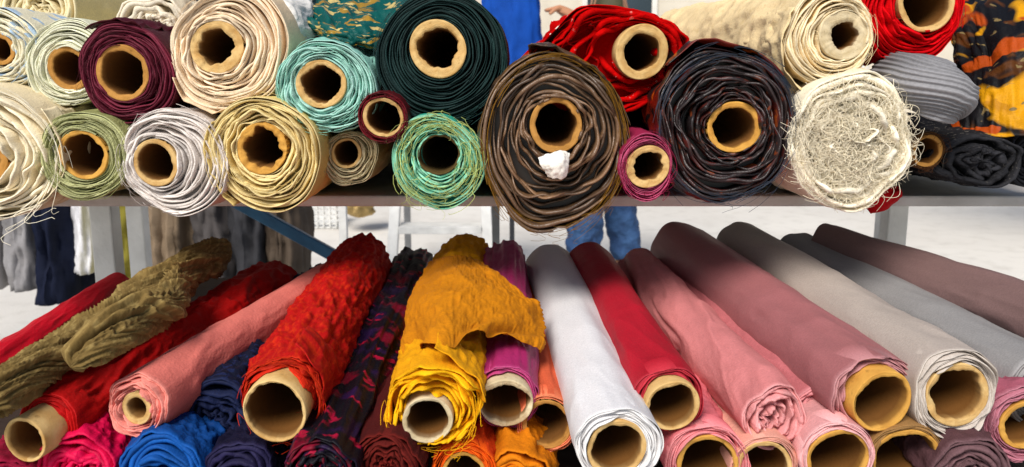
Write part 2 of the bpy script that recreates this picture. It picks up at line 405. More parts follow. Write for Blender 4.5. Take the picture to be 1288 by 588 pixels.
# ================================================================ UPPER SHELF ROLLS
def U(label, px, py, R, mat, d=1.0, **k):
    k.setdefault('fringe', (36, .012, mat, 'curl'))
    return roll(label, at(px, py, d), d, R, mat, **k)
ivory = fabric('ivory cloth', 'e0d2b4', 'e8dec6')
U('pale ivory roll with faint blue print at the far left of the top row', -2, 62, 52, fabric('ivory blue print', 'dcd5be', pats=[dict(s=28, t=.57, c='7fa6cc', a=.7)]), d=1.05, rc=20, turns=6, lobe=.08, jit=1.2, loose=1.0)
U('off white roll with greenish stripes, tan core half hidden behind the burgundy roll', 84, 80, 54, fabric('pale green', 'd8d7bf', 'e2e1cc', pats=[dict(s=40, t=.56, c='b4bf98', a=.45)]), d=1.05, rc=27, core=(2, 6), turns=7, cm=CB, lobe=.06, loose=1.0)
U('dark burgundy fabric roll with wide tan core', 160, 92, 62, fabric('burgundy', '460e1c', '602030', rough=.6, var=.45), d=1.01, rc=34, core=(-6, 0), turns=6, hole=.8, lobe=.06, jit=1.1, loose=.9, flap=(1.2, 2.3, .006, .2))
U('cream bundle of sheer cloth squeezed between burgundy roll and large peach roll', 198, 42, 46, fabric('cream sheer', 'd8ccb6', 'e4dac8'), d=1.13, closed=True, turns=4, lobe=.16, fill=.95, loose=1.4, wr=('crumple', .005))
U('large peach cream roll above the off white and yellow ones', 288, 62, 76, fabric('peach cream', 'e2cbae', 'ead8be'), d=1.0, rc=33, core=(-15, -2), turns=9, lobe=.07, hole=.66, cm=CBL, torn=.7, jit=1.2, loose=1.1, rag=.006, flap=(3.6, 5.2, .004, .15))
U('mint green roll with cream lining around its core', 410, 110, 60, fabric('mint', '88bcae', 'a9d2c6', sat=1), d=1.0, rc=31, core=(-6, -4), turns=7, lobe=.07, hole=.74, wr=('crumple', .004), cm=CBL, torn=.6, loose=1.2, jit=1.1, rag=.007, fringe=(40, .012, fabric('mint thread', '9fd6c4'), 'curl'))
U('small dark red roll wedged between mint and black teal rolls', 481, 148, 32, fabric('dark wine', '4c0d16', '6e1a22', rough=.55), d=.975, rc=25, core=(1, 0), turns=3, hole=.82, cm=CBL)
U('large black teal roll in the middle of the top row', 555, 72, 82, fabric('black teal', '0f1b1b', '192e2d', rough=.7, var=.5), d=1.0, rc=36, core=(-4, -10), turns=11, lobe=.03, hole=.68, cm=CBL, jit=.7, loose=.7, torn=.7, fill=.75, fringe=(30, .01, fabric('dark thread', '27413f'), 'rim'))
U('largest brown bronze roll, sagging below the shelf edge, loose layers', 697, 182, 97, fabric('bronze brown', '4e3b2b', '6e5642', rough=.38, sheen=.3, var=.7, spec=.55, pats=[dict(s=26, t=.57, c='2e2017', st=(1, .3, 1)), dict(s=60, t=.64, c='8a6234', off=4, a=.6)]), d=.985, rc=34, core=(2, -24), turns=10, sx=.93, sy=1.18, lobe=.07, hole=.76, jit=1.8, loose=1.6, fill=.95, rag=.010, wr=('crumple', .005), Rb=.07, fringe=(80, .014, fabric('gold thread', '7a5a26'), 'rim'), flap=(.2, 1.9, .007, .08))
U('red bunched roll with white embroidery and cream wrapped core', 772, 78, 70, fabric('bright red', 'ae0a12', 'b4101a', rough=.95, spec=.03, sheen=.25, pats=[dict(s=130, t=.685, c='e8dcd0', e=.012)]), d=1.03, rc=33, core=(32, -12), turns=4, sx=1.32, sy=.92, lobe=.12, hole=.66, cm=CBL, stick=.02, wr=('crumple', .009), jit=1.1, loose=1.6, fill=1.0, rag=.014, cone=-.010, flap=(1.0, 3.4, .014, .16))
U('small magenta pink roll with cream core under the red cloth', 813, 211, 34, fabric('magenta rose', '8e2648', 'b65a78'), d=.965, rc=27, core=(2, -1), turns=4, sy=1.24, hole=.7, cm=CBL, torn=.6)
U('large black roll with rust red pattern, right of the brown one', 912, 158, 88, fabric('black rust', '1a1616', '302727', rough=.38, var=.7, spec=.5, pats=[dict(s=24, t=.56, c='6a200c', w=.8), dict(s=50, t=.63, c='a0501c', off=6)]), d=.985, rc=33, core=(12, 2), turns=10, lobe=.07, sy=1.07, hole=.76, jit=1.8, loose=1.6, rag=.010, fill=.92, cm=CBY, wr=('crumple', .005), fringe=(70, .014, fabric('slate thread', '39424f'), 'rim'), flap=(.5, 2.4, .009, .1))
U('cream lace roll lying at top right with its long side showing', 1043, 46, 58, fabric('cream lace', 'dfcba4', 'e8dabc', pats=[dict(s=80, t=.6, c='cdb78c', a=.5)]), d=.99, rc=31, core=(18, -1), turns=6, lobe=.08, hole=.55, cm=CBW, wr=('crumple', .0045), Rb=.075, torn=.6, loose=1.2, flap=(2.5, 4.3, .014, .16))
U('bright red roll with open tan core at the top right', 1150, 18, 60, fabric('scarlet', 'b80c16', 'c41c24', rough=.85, spec=.06), d=1.05, rc=36, core=(14, -14), turns=5, lobe=.10, hole=.8, wr=('crumple', .006), cm=CBL, fill=.9, loose=1.2, rag=.008)
U('fluffy ivory roll with tangled frayed threads over its whole end', 1070, 178, 81, fabric('ivory fluffy', 'e6dcc4', 'ece4d0', sat=1, pats=[dict(s=60, t=.62, c='cfcbc0', a=.5)]), d=.985, closed=True, turns=9, lobe=.07, jit=1.5, loose=1.6, rag=.011, fill=1.05, fray=.3, wr=('crumple', .004), fringe=(1500, .024, fabric('ivory thread', 'eae0c8', sat=1), 'mat'))
U('small cardboard cored brown roll tucked right of the fluffy ivory one', 1166, 190, 24, fabric('brown kraft', '4a2e1a', '6a4a2c'), d=1.02, rc=20, turns=2, hole=.76)
U('charcoal speckled flattened roll at the right end of the shelf', 1232, 203, 46, fabric('charcoal', '1c1c1f', '28282c', pats=[dict(s=200, t=.63, c='605c56')]), d=1.03, closed=True, turns=3, lobe=.08, sx=1.2, sy=.74, fill=1.05, loose=.9, wr=('crumple', .005), rag=.007)
U('black roll cut off by the right edge of the photo', 1300, 200, 36, fabric('coal', '18191e', '26272d'), d=1.07, closed=True, turns=5)
U('big ivory roll at the far left of the shelf, bottom row', -8, 194, 82, ivory, d=1.0, rc=34, core=(-18, 5), turns=8, lobe=.09, jit=1.5, loose=1.6, rag=.010, fringe=(40, .03, fabric('ivory thread b', 'e9e2d0'), 'rim'), flap=(-.9, .7, .008, .12))
U('sage green roll with coarse weave and tan core', 105, 197, 57, fabric('sage', '97986a', 'b3b489', bump=.7, pats=[dict(s=90, t=.56, c='6f7147', a=.5)]), d=1.0, rc=31, core=(0, -2), turns=7, lobe=.04, hole=.82, cm=CBY, loose=.9)
U('greyish white roll between the sage and cream yellow ones', 219, 205, 67, fabric('grey white', 'cfc6bf', 'dcd4cd', sat=1), d=1.0, rc=29, core=(-23, 0), turns=8, lobe=.06, hole=.78, cm=CBL, jit=1.3, loose=1.2, rag=.006, flap=(-.6, .9, .005, .2))
U('cream yellow roll with crumpled brown paper in its core', 333, 195, 68, fabric('cream yellow', 'd2bd84', 'dfcd9c'), d=1.0, rc=32, core=(-3, -8), turns=8, lobe=.06, sy=1.1, hole=.7, cm=CBY, jit=1.4, loose=1.4, rag=.007, torn=1.0, flap=(2.6, 4.1, .004, .1))
U('small flattened taupe roll lying on the shelf by the mint one', 440, 199, 37, fabric('taupe', 'a39778', 'c4b899'), d=1.05, rc=19, core=(-4, -6), turns=5, sy=.92, lobe=.08, hole=.8, cm=CBL, loose=1.2)
U('turquoise and pale green roll with frayed threads, under the black teal roll', 550, 205, 57, fabric('turquoise', '45a08c', '94cbb0', pats=[dict(s=40, t=.57, c='c3cf92', a=.8)]), d=.99, rc=26, core=(2, -10), turns=7, lobe=.06, sy=1.06, hole=.9, cm=fabric('dark liner', '5a4a2c'), rag=.008, loose=1.3, fringe=(150, .022, fabric('pale green thread', 'b4be7c'), 'curl'))
U('ivory gold bolt lying behind the off white striped roll at top left', 48, 18, 46, fabric('ivory gold', 'd2c298', 'e0d4b2'), d=1.17, closed=True, turns=5, lobe=.1, loose=1.2)
bundle('folded_cloth', 'grey ribbed knit cloth folded over on top between ivory and charcoal rolls', 'folded cloth', [at(1204, 150, 1.0), at(1192, 122, .975), at(1166, 104, .985), at(1138, 96, 1.06), at(1110, 92, 1.25)], [.022, .029, .032, .032, .032], fabric('grey rib', '8c8b8e', bump=.25, sat=1), ('rib', .0020), sx=1.05, nphi=300, capa=.9, ns=190)
# paper scrap in the brown roll
sheet('paper_scrap', 'crumpled white paper scrap stuck in the brown roll', 'paper', [[at(678, 200, .972), at(690, 196, .966), at(704, 190, .963), at(716, 194, .968)], [at(682, 210, .964), at(694, 208, .954), at(706, 204, .953), at(714, 206, .962)], [at(690, 222, .97), at(698, 224, .962), at(706, 226, .962), at(712, 222, .968)]], fabric('white paper', 'ece8e0', bump=.1), .002, (90, 90), 30, 30)
# draped cloths on top
sheet('draped_cloth', 'teal cloth with gold leaf pattern draped behind black teal roll', 'cloth',
      [[at(330, -30, 1.45), at(400, -30, 1.45), at(470, -30, 1.45), at(540, -30, 1.45)], [at(350, 5, 1.25), at(405, 0, 1.2), at(465, 5, 1.2), at(530, 0, 1.2)], [at(372, 20, 1.12), at(415, 34, 1.08), at(460, 36, 1.08), at(520, 28, 1.1)], [at(395, 40, 1.1), at(425, 54, 1.07), at(465, 62, 1.08), at(500, 70, 1.1)]],
      fabric('teal gold', '105450', rough=.5, pats=[dict(s=30, t=.59, c='9a7c3c', w=1.2), dict(s=55, t=.62, c='c4b07a', off=5)]), .006, (12, 30))
sheet('draped_cloth', 'sheer white tulle hanging beside the large peach cream roll', 'cloth',
      [[at(300, -30, 1.3), at(340, -30, 1.3), at(390, -25, 1.3)], [at(330, 0, 1.12), at(358, 0, 1.08), at(392, 10, 1.15)], [at(352, 40, 1.08), at(370, 42, 1.05), at(392, 48, 1.1)], [at(352, 82, 1.06), at(366, 90, 1.05), at(384, 70, 1.1)]],
      fabric('white tulle', 'd4d1cc', sat=1), .006, (14, 40))
sheet('draped_cloth', 'black cloth with yellow and orange flowers hanging at top right', 'cloth',
      [[at(1190, -30, 1.35), at(1240, -30, 1.3), at(1330, -30, 1.25)], [at(1196, 30, 1.2), at(1240, 20, 1.14), at(1330, 20, 1.1)], [at(1205, 90, 1.14), at(1245, 95, 1.07), at(1330, 90, 1.04)], [at(1190, 166, 1.1), at(1240, 172, 1.04), at(1330, 168, 1.0)]],
      fabric('black floral', '0f0e12', rough=.6, pats=[dict(s=17, t=.56, c='c8940e', w=.9, d=0, off=.35, e=.02), dict(s=34, t=.60, c='7a4a08', w=.5, d=1, off=.35, e=.05, a=.4), dict(s=20, t=.64, c='a04a14', off=3, w=.9, d=0, e=.02), dict(s=60, t=.66, c='7a6a4a', off=5)]), .010, (8, 26))
bundle('cloth_scrap', 'small red rag hanging under the right end of the shelf', 'rag', [at(1090, 262, 1.13), at(1108, 252, 1.12), at(1130, 240, 1.13)], [.006, .012, .008], fabric('red rag', 'b51722'), ('crumple', .003), ns=40, nphi=30)

# ================================================================ LOWER TABLE ROLLS
def B(label, fr, bk, R, mat, **k):
    P0, d = atz(*fr); P1, d1 = atz(*bk)
    k.setdefault('group', GL); k.setdefault('ns', 190); k.setdefault('nphi', 110)
    return roll(label, P0, d, R, mat, back=P1, **k)
B('crimson roll at the far left edge, thinnest of the lower rolls', (-40, 485, -.33), (150, 362, -.315), 26, fabric('crimson', 'b0142c', rough=.6), closed=True, wr=('soft', .002), turns=5)
B('bright red crinkled roll with a protruding tan tube, bottom left', (60, 536, -.33), (345, 362, -.325), 42, fabric('deep red', '9c0a10', 'ac1218', rough=.65), rc=28, stick=.030, Rb=.040, turns=4, wr=('crumple', .005), cm=CBL, hole=.84, lobe=.06)
B('salmon pink roll with small cream inner core', (172, 512, -.31), (412, 358, -.30), 43, fabric('salmon', 'd0766c', 'dc8a7e', rough=.75, sat=1), rc=21, turns=6, wr=('soft', .002), cm=CBL, hole=.66, lobe=.08, core=(0, 2), rag=.007, loose=1.0)
B('hot pink crumpled bolt at the bottom left', (98, 598, -.372), (180, 510, -.38), 50, fabric('hot pink', 'c4164e', rough=.6), closed=True, wr=('lace', .007), turns=4, lobe=.12, fill=.95, loose=1.4)
B('bright blue crumpled bolt at the bottom edge', (202, 610, -.375), (276, 526, -.384), 60, fabric('bright blue', '0e4480', '12509a', rough=.7), closed=True, wr=('lace', .007), turns=5, lobe=.12, fill=.95, loose=1.4)
B('navy textured lace bolt between salmon roll and orange red roll', (268, 532, -.345), (405, 370, -.343), 56, fabric('navy', '0b1129', '131c3c', rough=.75, pats=[dict(s=150, t=.57, c='1b2850', a=.7)]), closed=True, wr=('lace', .006), turns=5, lobe=.08, jit=1.4, fill=.95, loose=1.4)
B('dark indigo bolt at the bottom edge between blue and floral rolls', (300, 606, -.376), (360, 510, -.38), 50, fabric('dark indigo', '14122c', '201c3e', rough=.7), closed=True, wr=('lace', .006), turns=4, lobe=.1, fill=.95, loose=1.2)
B('orange red crinkled roll with a wide protruding cardboard tube', (356, 500, -.303), (456, 330, -.29), 50, fabric('orange red', 'a41a0a', 'b83010', rough=.75, pats=[dict(s=260, t=.56, c='bc3c10', st=(1, .3, 1), e=.08, a=.6)]), rc=39, stick=.032, turns=3, Rb=.040, wr=('crinkle', .005), cm=CBL, hole=.88, rag=.014, lobe=.09, loose=1.6, fill=.95, fringe=(40, .012, fabric('orange thread', 'b83a12'), 'rim'), flap=(-.5, 1.3, .014, .07))
B('near black roll with dark red flowers beside the orange red roll', (402, 596, -.345), (520, 336, -.32), 46, fabric('dark floral', '0e0a16', rough=.55, pats=[dict(s=22, t=.57, c='6a1026', w=.7, e=.04), dict(s=26, t=.6, c='26123a', off=4, e=.05), dict(s=50, t=.63, c='9a1c3a', off=9, e=.03)]), closed=True, turns=6, wr=('long', .005), fill=.9, loose=1.2)
B('maroon pleated bolt at the bottom, left of the yellow roll', (486, 588, -.352), (540, 430, -.35), 42, fabric('maroon pleat', '481010', '5e1812'), closed=True, wr=('long', .006), turns=6, lobe=.1, loose=1.2)
B('mustard yellow crinkled roll with whitish core', (543, 510, -.305), (584, 328, -.295), 57, fabric('mustard', 'd69c08', 'e4b018', rough=.8), rc=31, turns=5, stick=.010, Rb=.041, wr=('crinkle', .0038), cm=CBW, hole=.82, lobe=.12, rag=.013, jit=1.4, loose=1.6, fill=.95, core=(-4, 14), fringe=(40, .012, fabric('yellow thread', 'e3ab2a'), 'rim'), flap=(.1, 1.5, .012, .05))
B('magenta purple roll partly under the amber cloth', (636, 500, -.318), (634, 330, -.288), 42, fabric('magenta', 'a03466', 'b04a78', rough=.5, spec=.35), rc=33, stick=.012, turns=3, wr=('long', .004), cm=CBW, hole=.82, torn=.6)
B('orange bolt at the bottom edge below the yellow roll', (584, 594, -.37), (596, 470, -.37), 40, fabric('orange', 'c8480a', 'd66012'), rc=27, turns=5, wr=('crumple', .005), cm=CBY, hole=.8, loose=1.2)
B('peach orange roll between the magenta and white rolls', (688, 534, -.345), (664, 365, -.34), 38, fabric('peach orange', 'c8664a', 'd48464'), rc=32, turns=3, wr=('long', .004), hole=.82)
B('amber crumpled bolt at the bottom centre', (650, 616, -.39), (646, 520, -.395), 48, fabric('amber', 'c87c08'), closed=True, wr=('crumple', .007), turns=4, lobe=.14, fill=.95, loose=1.4)
B('smooth white roll in the middle of the table', (778, 562, -.325), (694, 338, -.305), 54, fabric('white', 'd8d6d8', 'e0dedd', var=.06, bump=.08, rough=.55, sat=1), rc=38, turns=5, wr=('satin', .0026), Rb=.038, cm=CBL, hole=.82, lobe=.06, core=(-2, 2), rag=.007, fill=.85, loose=.7, fray=0)
B('crimson coral roll right of the white one', (842, 503, -.305), (742, 336, -.30), 43, fabric('coral red', 'a22634', 'b03a44', rough=.6), rc=33, turns=4, wr=('satin', .003), Rb=.037, hole=.84, stick=.014, cm=CBL, loose=.8)
B('pink coral roll below the crimson coral one, wide open core', (890, 582, -.36), (805, 450, -.365), 52, fabric('pink coral', 'd07078', 'd98a8c', rough=.7, sat=1), rc=38, turns=5, wr=('crumple', .004), hole=.86, cm=CBY, lobe=.07, loose=1.0)
B('dusty pink twisted roll with closed swirled end', (976, 528, -.325), (802, 342, -.31), 42, fabric('dusty pink', 'c67e7e', 'd49292', rough=.6, sat=1), closed=True, turns=5, wr=('twist', .0022), jit=1.0, lobe=.07, Rb=.034, rag=.008, cone=-.012, fill=.92, loose=.7)
B('cream pink cored roll at the bottom beneath the dusty pink swirl', (962, 588, -.366), (880, 450, -.365), 42, fabric('cream pink', 'd29e90'), rc=35, turns=3, hole=.84, cm=CBL)
B('dusty rose roll squeezed between twisted pink and mauve rolls', (1030, 520, -.335), (832, 350, -.32), 38, fabric('dusty rose', 'b46a6e', 'c48286', sat=1), closed=True, wr=('twist', .002), turns=5)
B('large mauve rose roll with honey coloured tube', (1098, 496, -.303), (855, 314, -.285), 55, fabric('mauve rose', 'a0686a', 'b48082', rough=.5, var=.15, spec=.35, sat=1, bump=.15), rc=39, stick=.016, turns=5, wr=('satin', .0036), Rb=.046, cm=CBY, hole=.84, lobe=.07, rag=.008, loose=1.0)
B('pale pink roll with wide core below the mauve roll', (1054, 576, -.354), (935, 430, -.35), 48, fabric('pale pink', 'd49a9a', 'dcaaaa', sat=1), rc=39, turns=4, hole=.84, wr=('satin', .003), cm=CBY, loose=.8)
B('beige roll with a wide honey core at the bottom right', (1140, 578, -.36), (1010, 440, -.355), 48, fabric('beige', '94744e'), rc=42, turns=2, hole=.86, cm=CBY)
B('taupe mauve bolt in the gap at the bottom right', (1222, 600, -.37), (1100, 470, -.37), 50, fabric('taupe mauve', '5a3e42', '6a4e52', sat=1), closed=True, turns=5, wr=('crumple', .005), loose=1.2)
B('large off white grey roll with wide cardboard core', (1204, 497, -.30), (928, 312, -.285), 58, fabric('off white grey', 'ada29a', 'c4bab0', var=.12, rough=.6, sat=1, bump=.15), rc=42, turns=6, wr=('satin', .0034), hole=.8, cm=CBL, lobe=.05, Rb=.041, torn=.5, loose=1.0, rag=.006)
B('silver grey roll right of the off white one', (1310, 490, -.315), (1000, 324, -.285), 48, fabric('silver grey', '8c8a8a', '9c9a9a', var=.12, sat=1, bump=.15, rough=.6), closed=True, wr=('satin', .0034), turns=6, Rb=.038)
B('brown mauve roll, furthest right and highest of the lower rolls', (1345, 420, -.272), (1042, 310, -.262), 40, fabric('brown mauve', '7a6260', '8c7270', var=.15, sat=1, bump=.15, rough=.6), closed=True, wr=('satin', .0034), turns=6)
B('mauve pink roll cut off by the right edge near the bottom', (1290, 535, -.335), (1130, 400, -.335), 50, fabric('mauve pink', 'a05a6a', 'b27482', sat=1), rc=32, turns=5, wr=('crumple', .005), cm=CBY, hole=.8, loose=1.2)
B('wine red bolt in the bottom left corner below the tan tube', (5, 622, -.385), (100, 520, -.39), 46, fabric('wine', '78102c', '8a1a36'), closed=True, turns=4, wr=('lace', .006), loose=1.2)
# olive twisted shawl
def pz(*a): return atz(*a)[0]
ol = fabric('khaki olive', '746038', rough=.9, var=.6, bump=.5, sat=1, pats=[dict(s=260, t=.56, c='978354', a=.6, e=.05, st=(1, .3, 1))])
t = thing('olive_shawl', 'khaki olive crinkled shawl twisted and knotted over the red rolls', 'shawl', pz(-20, 515, -.30))
o0 = np.array(t.location)
bundle(None, None, None, [pz(-45, 522, -.29), pz(40, 466, -.28), pz(110, 428, -.275), pz(175, 385, -.262), pz(232, 345, -.258), pz(282, 312, -.262)], [.017, .018, .019, .023, .022, .025], ol, ('rope', .0058), part='twisted_cloth', parent=t, org=o0, ns=280, nphi=140, capa=.25)
bundle(None, None, None, [pz(88, 462, -.262), pz(128, 428, -.245), pz(172, 402, -.238), pz(212, 380, -.24), pz(226, 345, -.245)], [.009, .015, .017, .015, .009], ol, ('rope', .0055), part='knot', parent=t, org=o0, nphi=120)
# amber crinkled cloth thrown over the yellow and magenta rolls
sheet('draped_cloth', 'amber crinkled cloth thrown over the mustard and magenta rolls', 'cloth',
      [[pz(542, 330, -.275), pz(575, 322, -.246), pz(606, 332, -.248), pz(628, 358, -.256)], [pz(524, 362, -.275), pz(568, 352, -.240), pz(616, 352, -.244), pz(656, 370, -.256)],
       [pz(512, 400, -.275), pz(558, 386, -.242), pz(618, 384, -.250), pz(682, 394, -.272)], [pz(508, 448, -.288), pz(560, 432, -.252), pz(616, 424, -.262), pz(684, 442, -.292)]],
      fabric('amber crinkle', 'b5781c', rough=.9, var=.34), .0034, (60, 34), 220, 240, ragged=.004, ruffle=.007, thick=.0006)

# ================================================================ STALL FRAME
wood = plain('grey painted board', 'd2cdc8', 'bdb7b1', 20, .6)
steelw = plain('white painted steel', 'dededc', 'c4c4c2', 15, .45)
blue = plain('dark blue steel', '1b3f5c', '24506f', 20, .4, .2)
sh = thing('display_shelf', 'grey shelf on white posts carrying the upper fabric rolls', 'shelf', (0, 1.2, 0))
so = (0, 1.2, 0); zt = CZ-.168
boxes('shelf_board', [(-1.15, 1.15, 1.155, 2.15, zt-.012, zt)], wood, sh, so)
boxes('front_beam', [(-1.15, 1.15, 1.12, 1.152, zt-.012, zt+.002)], wood, sh, so, .003)
for x, y in ((-.745, 1.6), (.752, 1.72), (-.9, 2.1), (.9, 2.1)):
    boxes('post', [(x-.02, x+.02, y-.02, y+.02, .0, zt-.013)], steelw, sh, so, .003)
boxes('post', [(-.048, -.03, 2.1, 2.118, 0, zt-.013)], plain('grey steel', '6b6d70', '85878a', 20, .5), sh, so, .002)
boxes('brace', [barv((-.76, 2.15, CZ-.285), (.22, 2.15, CZ-.85), .02, .03)], blue, sh, so, .003)
tb = thing('trestle_table', 'wooden trestle table under the lower fabric rolls', 'table', (0, 1.3, 0)); to = (0, 1.3, 0)
tw = plain('dark plank', '3a2a22', '2a1e18', 12, .8)
boxes('table_top', [(-.70, .70, .70, 1.72, CZ-.452, CZ-.42)], tw, tb, to)
for x in (-.64, .64):
    for y in (.76, 1.66): boxes('leg', [(x-.025, x+.025, y-.025, y+.025, 0, CZ-.453)], tw, tb, to)

# ================================================================ BACKGROUND
m, nt, p = newmat('pale concrete')
co = N(nt, 'ShaderNodeTexCoord').outputs['Object']
c = mixc(nt, mapr(nt, noise(nt, co, .8, 6), .35, .7, 0, 1), hx('d8d4cd'), hx('c6c1ba'))
c = mixc(nt, mapr(nt, noise(nt, co, 9, 5), .5, .75, 0, .4), c, hx('aaa59c'))
nt.links.new(c, p.inputs['Base Color']); p.inputs['Roughness'].default_value = .9
b = N(nt, 'ShaderNodeBump'); b.inputs['Strength'].default_value = .2; b.inputs['Distance'].default_value = .01
nt.links.new(noise(nt, co, 60, 4), b.inputs['Height']); nt.links.new(b.outputs[0], p.inputs['Normal'])
gnd = poly('ground', [(-150, -60, 0), (150, -60, 0), (150, 300, 0), (-150, 300, 0)], [(0, 1, 2, 3)], m); gnd['kind'] = 'structure'

# hanging trousers on a rail
rk = thing('clothes_rack', 'steel clothes rail with trousers behind the stall at left', 'clothes rack', (-1.3, 3.1, 0)); ro = (-1.3, 3.1, 0)
boxes('rail', [barv((-2.3, 3.1, 1.42), (-.55, 3.1, 1.42), .028)], steelw, rk, ro)
for x in (-2.25, -.6):
    boxes('upright', [(x-.014, x+.014, 3.086, 3.114, .02, 1.404)], steelw, rk, ro)
    boxes('foot', [(x-.02, x+.02, 2.85, 3.35, 0, .019)], steelw, rk, ro)
GT = 'trousers hanging on the rail'
tr = [(-25, 40, 374, 'a4a2a2', 'light grey trousers hanging at the far left'), (25, 42, 372, '8c8a8c', 'mid grey trousers hanging left of the navy pair'), (66, 44, 388, '10182f', 'navy trousers hanging beside the white pair'), (101, 34, 352, 'd6d6da', 'white trousers hanging beside the navy pair'),
      (166, 66, 390, '8e863a', 'olive trousers hanging right of the white post'), (218, 58, 390, '7c6c5a', 'taupe trousers hanging between olive and charcoal pairs'), (268, 54, 390, '504c4c', 'charcoal trousers hanging left of the blackish pair'), (315, 56, 390, '38383c', 'blackish trousers hanging near the blue brace'), (353, 44, 390, '54493f', 'dark brown trousers at the right end of the rail')]
for px, w, pyb, colr, lab in tr:
    P = at(px, pyb, 3.05); zb = max(P[2], .1); k = 3.05/F*w/2
    bundle('hanging_trousers', lab, 'trousers', [(P[0], 3.1, zb), (P[0]+.006, 3.1, zb+.35), (P[0], 3.1, zb+.7), (P[0], 3.1, 1.40)], [k*1.05, k, k*.95, k*.9], fabric('trouser '+lab, colr, sat=1), ('long', k*.22), GT, ref=(0, 1, 0), sy=2.6, ns=60, nphi=60, capa=.06)
bundle('hanging_garment', 'bright blue garment hanging behind the brown roll', 'garment', [(.0, 4.2, .95), (.0, 4.2, 1.3), (0, 4.2, 1.75)], [.14, .13, .1], fabric('royal blue', '1f4fa0'), ('long', .02), ref=(0, 1, 0), sy=.6, ns=50, nphi=60)
r2 = thing('garment_stand', 'thin black stand holding a blue garment', 'stand', (0, 4.2, 0))
boxes('pole', [(-.012, .012, 4.188, 4.212, .03, 1.8)], plain('black steel', '202226', '2c2e33'), r2, (0, 4.2, 0))
boxes('base', [(-.2, .2, 4.0, 4.4, 0, .029)], plain('black steel b', '202226', '2c2e33'), r2, (0, 4.2, 0))
# step ladder
LX, LY = -.36, 4.6
ld = thing('step_ladder', 'white folding step ladder standing behind the table', 'step ladder', (LX, LY, 0)); lo = (LX, LY, 0)
x0, x1 = LX-.25, LX+.25
for x in (x0, x1):
    s_ = .05 if x == x0 else -.05
    boxes('rail', [barv((x, LY-.3, 0), (x+s_, LY, .98), .05, .06)], steelw, ld, lo)
    boxes('rail', [barv((x, LY+.5, 0), (x+s_, LY+.06, .98), .035, .035)], plain('grey aluminium', '7d8084', '94979b', 20, .4, .5), ld, lo)
for z in (.14, .30, .46, .62, .78):
    y = LY-.3+.3*z/.98; dx = .05*z/.98
    boxes('tread', [(x0+dx+.027, x1-dx-.027, y-.04, y+.10, z-.018, z+.018)], steelw, ld, lo)
boxes('top_step', [(x0+.02, x1-.02, LY-.06, LY+.12, .985, 1.01)], steelw, ld, lo)
# mesh crate and bundled cloth on the pavement
cx0, cx1, cy0, cy1, ch = -1.56, -1.20, 6.0, 6.3, .16
cb = [(cx0, cx1, cy0, cy1, .004, .016)]
for i in range(4):
    z = .03+i*.038
    cb += [(cx0, cx1, cy0, cy0+.01, z, z+.012), (cx0, cx1, cy1-.01, cy1, z, z+.012), (cx0, cx0+.01, cy0+.011, cy1-.011, z, z+.012), (cx1-.01, cx1, cy0+.011, cy1-.011, z, z+.012)]
for i in range(9):
    x = cx0+.002+i*(cx1-cx0-.014)/8; cb += [(x, x+.010, cy0-.012, cy0-.001, .017, ch), (x, x+.010, cy1+.001, cy1+.012, .017, ch)]
tag(boxes('wire_crate', cb, steelw, None, (-1.38, 6.15, 0), 0), 'white open mesh crate on the pavement behind the blue brace', 'crate')
bundle('cloth_pile', 'bunched tan cloth on the pavement between crate and ladder', 'cloth', [(-1.06, 5.9, .1), (-1.02, 5.9, .26), (-1.0, 5.92, .40)], [.11, .12, .08], fabric('tan cloth', 'b09a70'), ('crumple', .02), ref=(0, 1, 0), ns=50, nphi=50, capa=.9)

# person in jeans
def skin(name, V, E, Rr, mat, parent, org, sub=2):
    me = bpy.data.meshes.new(name); me.from_pydata([tuple(np.array(v)-np.array(org)) for v in V], E, [])
    o = bpy.data.objects.new(name, me); COL.objects.link(o); o.parent = parent
    s = o.modifiers.new('skin', 'SKIN'); s.use_smooth_shade = True
    for i, r in enumerate(Rr): me.skin_vertices[0].data[i].radius = (r, r) if not isinstance(r, tuple) else r
    me.skin_vertices[0].data[0].use_root = True
    b = o.modifiers.new('sub', 'SUBSURF'); b.levels = sub; b.render_levels = sub
    me.materials.append(mat); return o
PX, PY = .475, 4.45
pp = thing('person', 'person in blue jeans walking past behind the stall', 'person', (PX, PY, 0)); po = (PX, PY, 0)
def W(x, y, z): return (PX+x, PY+y, z)
skn = plain('skin', 'c08a68', 'b47c5c', 30, .6); den = plain('denim', '365680', '223a60', 14, .85, 0, .6)
V = [W(0, 0, .95), W(0, 0, 1.15), W(-.01, 0, 1.38), W(-.02, 0, 1.5), W(-.03, 0, 1.58), W(-.04, 0, 1.68),
     W(-.03, -.1, .9), W(-.10, -.11, .5), W(-.11, -.1, .09), W(-.23, -.1, .04),
     W(.02, .1, .9), W(.07, .1, .5), W(.14, .1, .1), W(.02, .1, .05),
     W(-.01, -.19, 1.42), W(-.04, -.25, 1.17), W(-.2, -.22, 1.34), W(-.24, -.22, 1.37),
     W(-.01, .19, 1.42), W(.04, .24, 1.15), W(-.08, .24, .92), W(-.12, .24, .86)]
E = [(0, 1), (1, 2), (2, 3), (3, 4), (4, 5), (0, 6), (6, 7), (7, 8), (8, 9), (0, 10), (10, 11), (11, 12), (12, 13), (2, 14), (14, 15), (15, 16), (16, 17), (2, 18), (18, 19), (19, 20), (20, 21)]
Rr = [.13, .12, .13, .055, .06, .095, .08, .055, .042, .03, .08, .055, .042, .03, .055, .042, .03, .028, .055, .042, .03, .028]
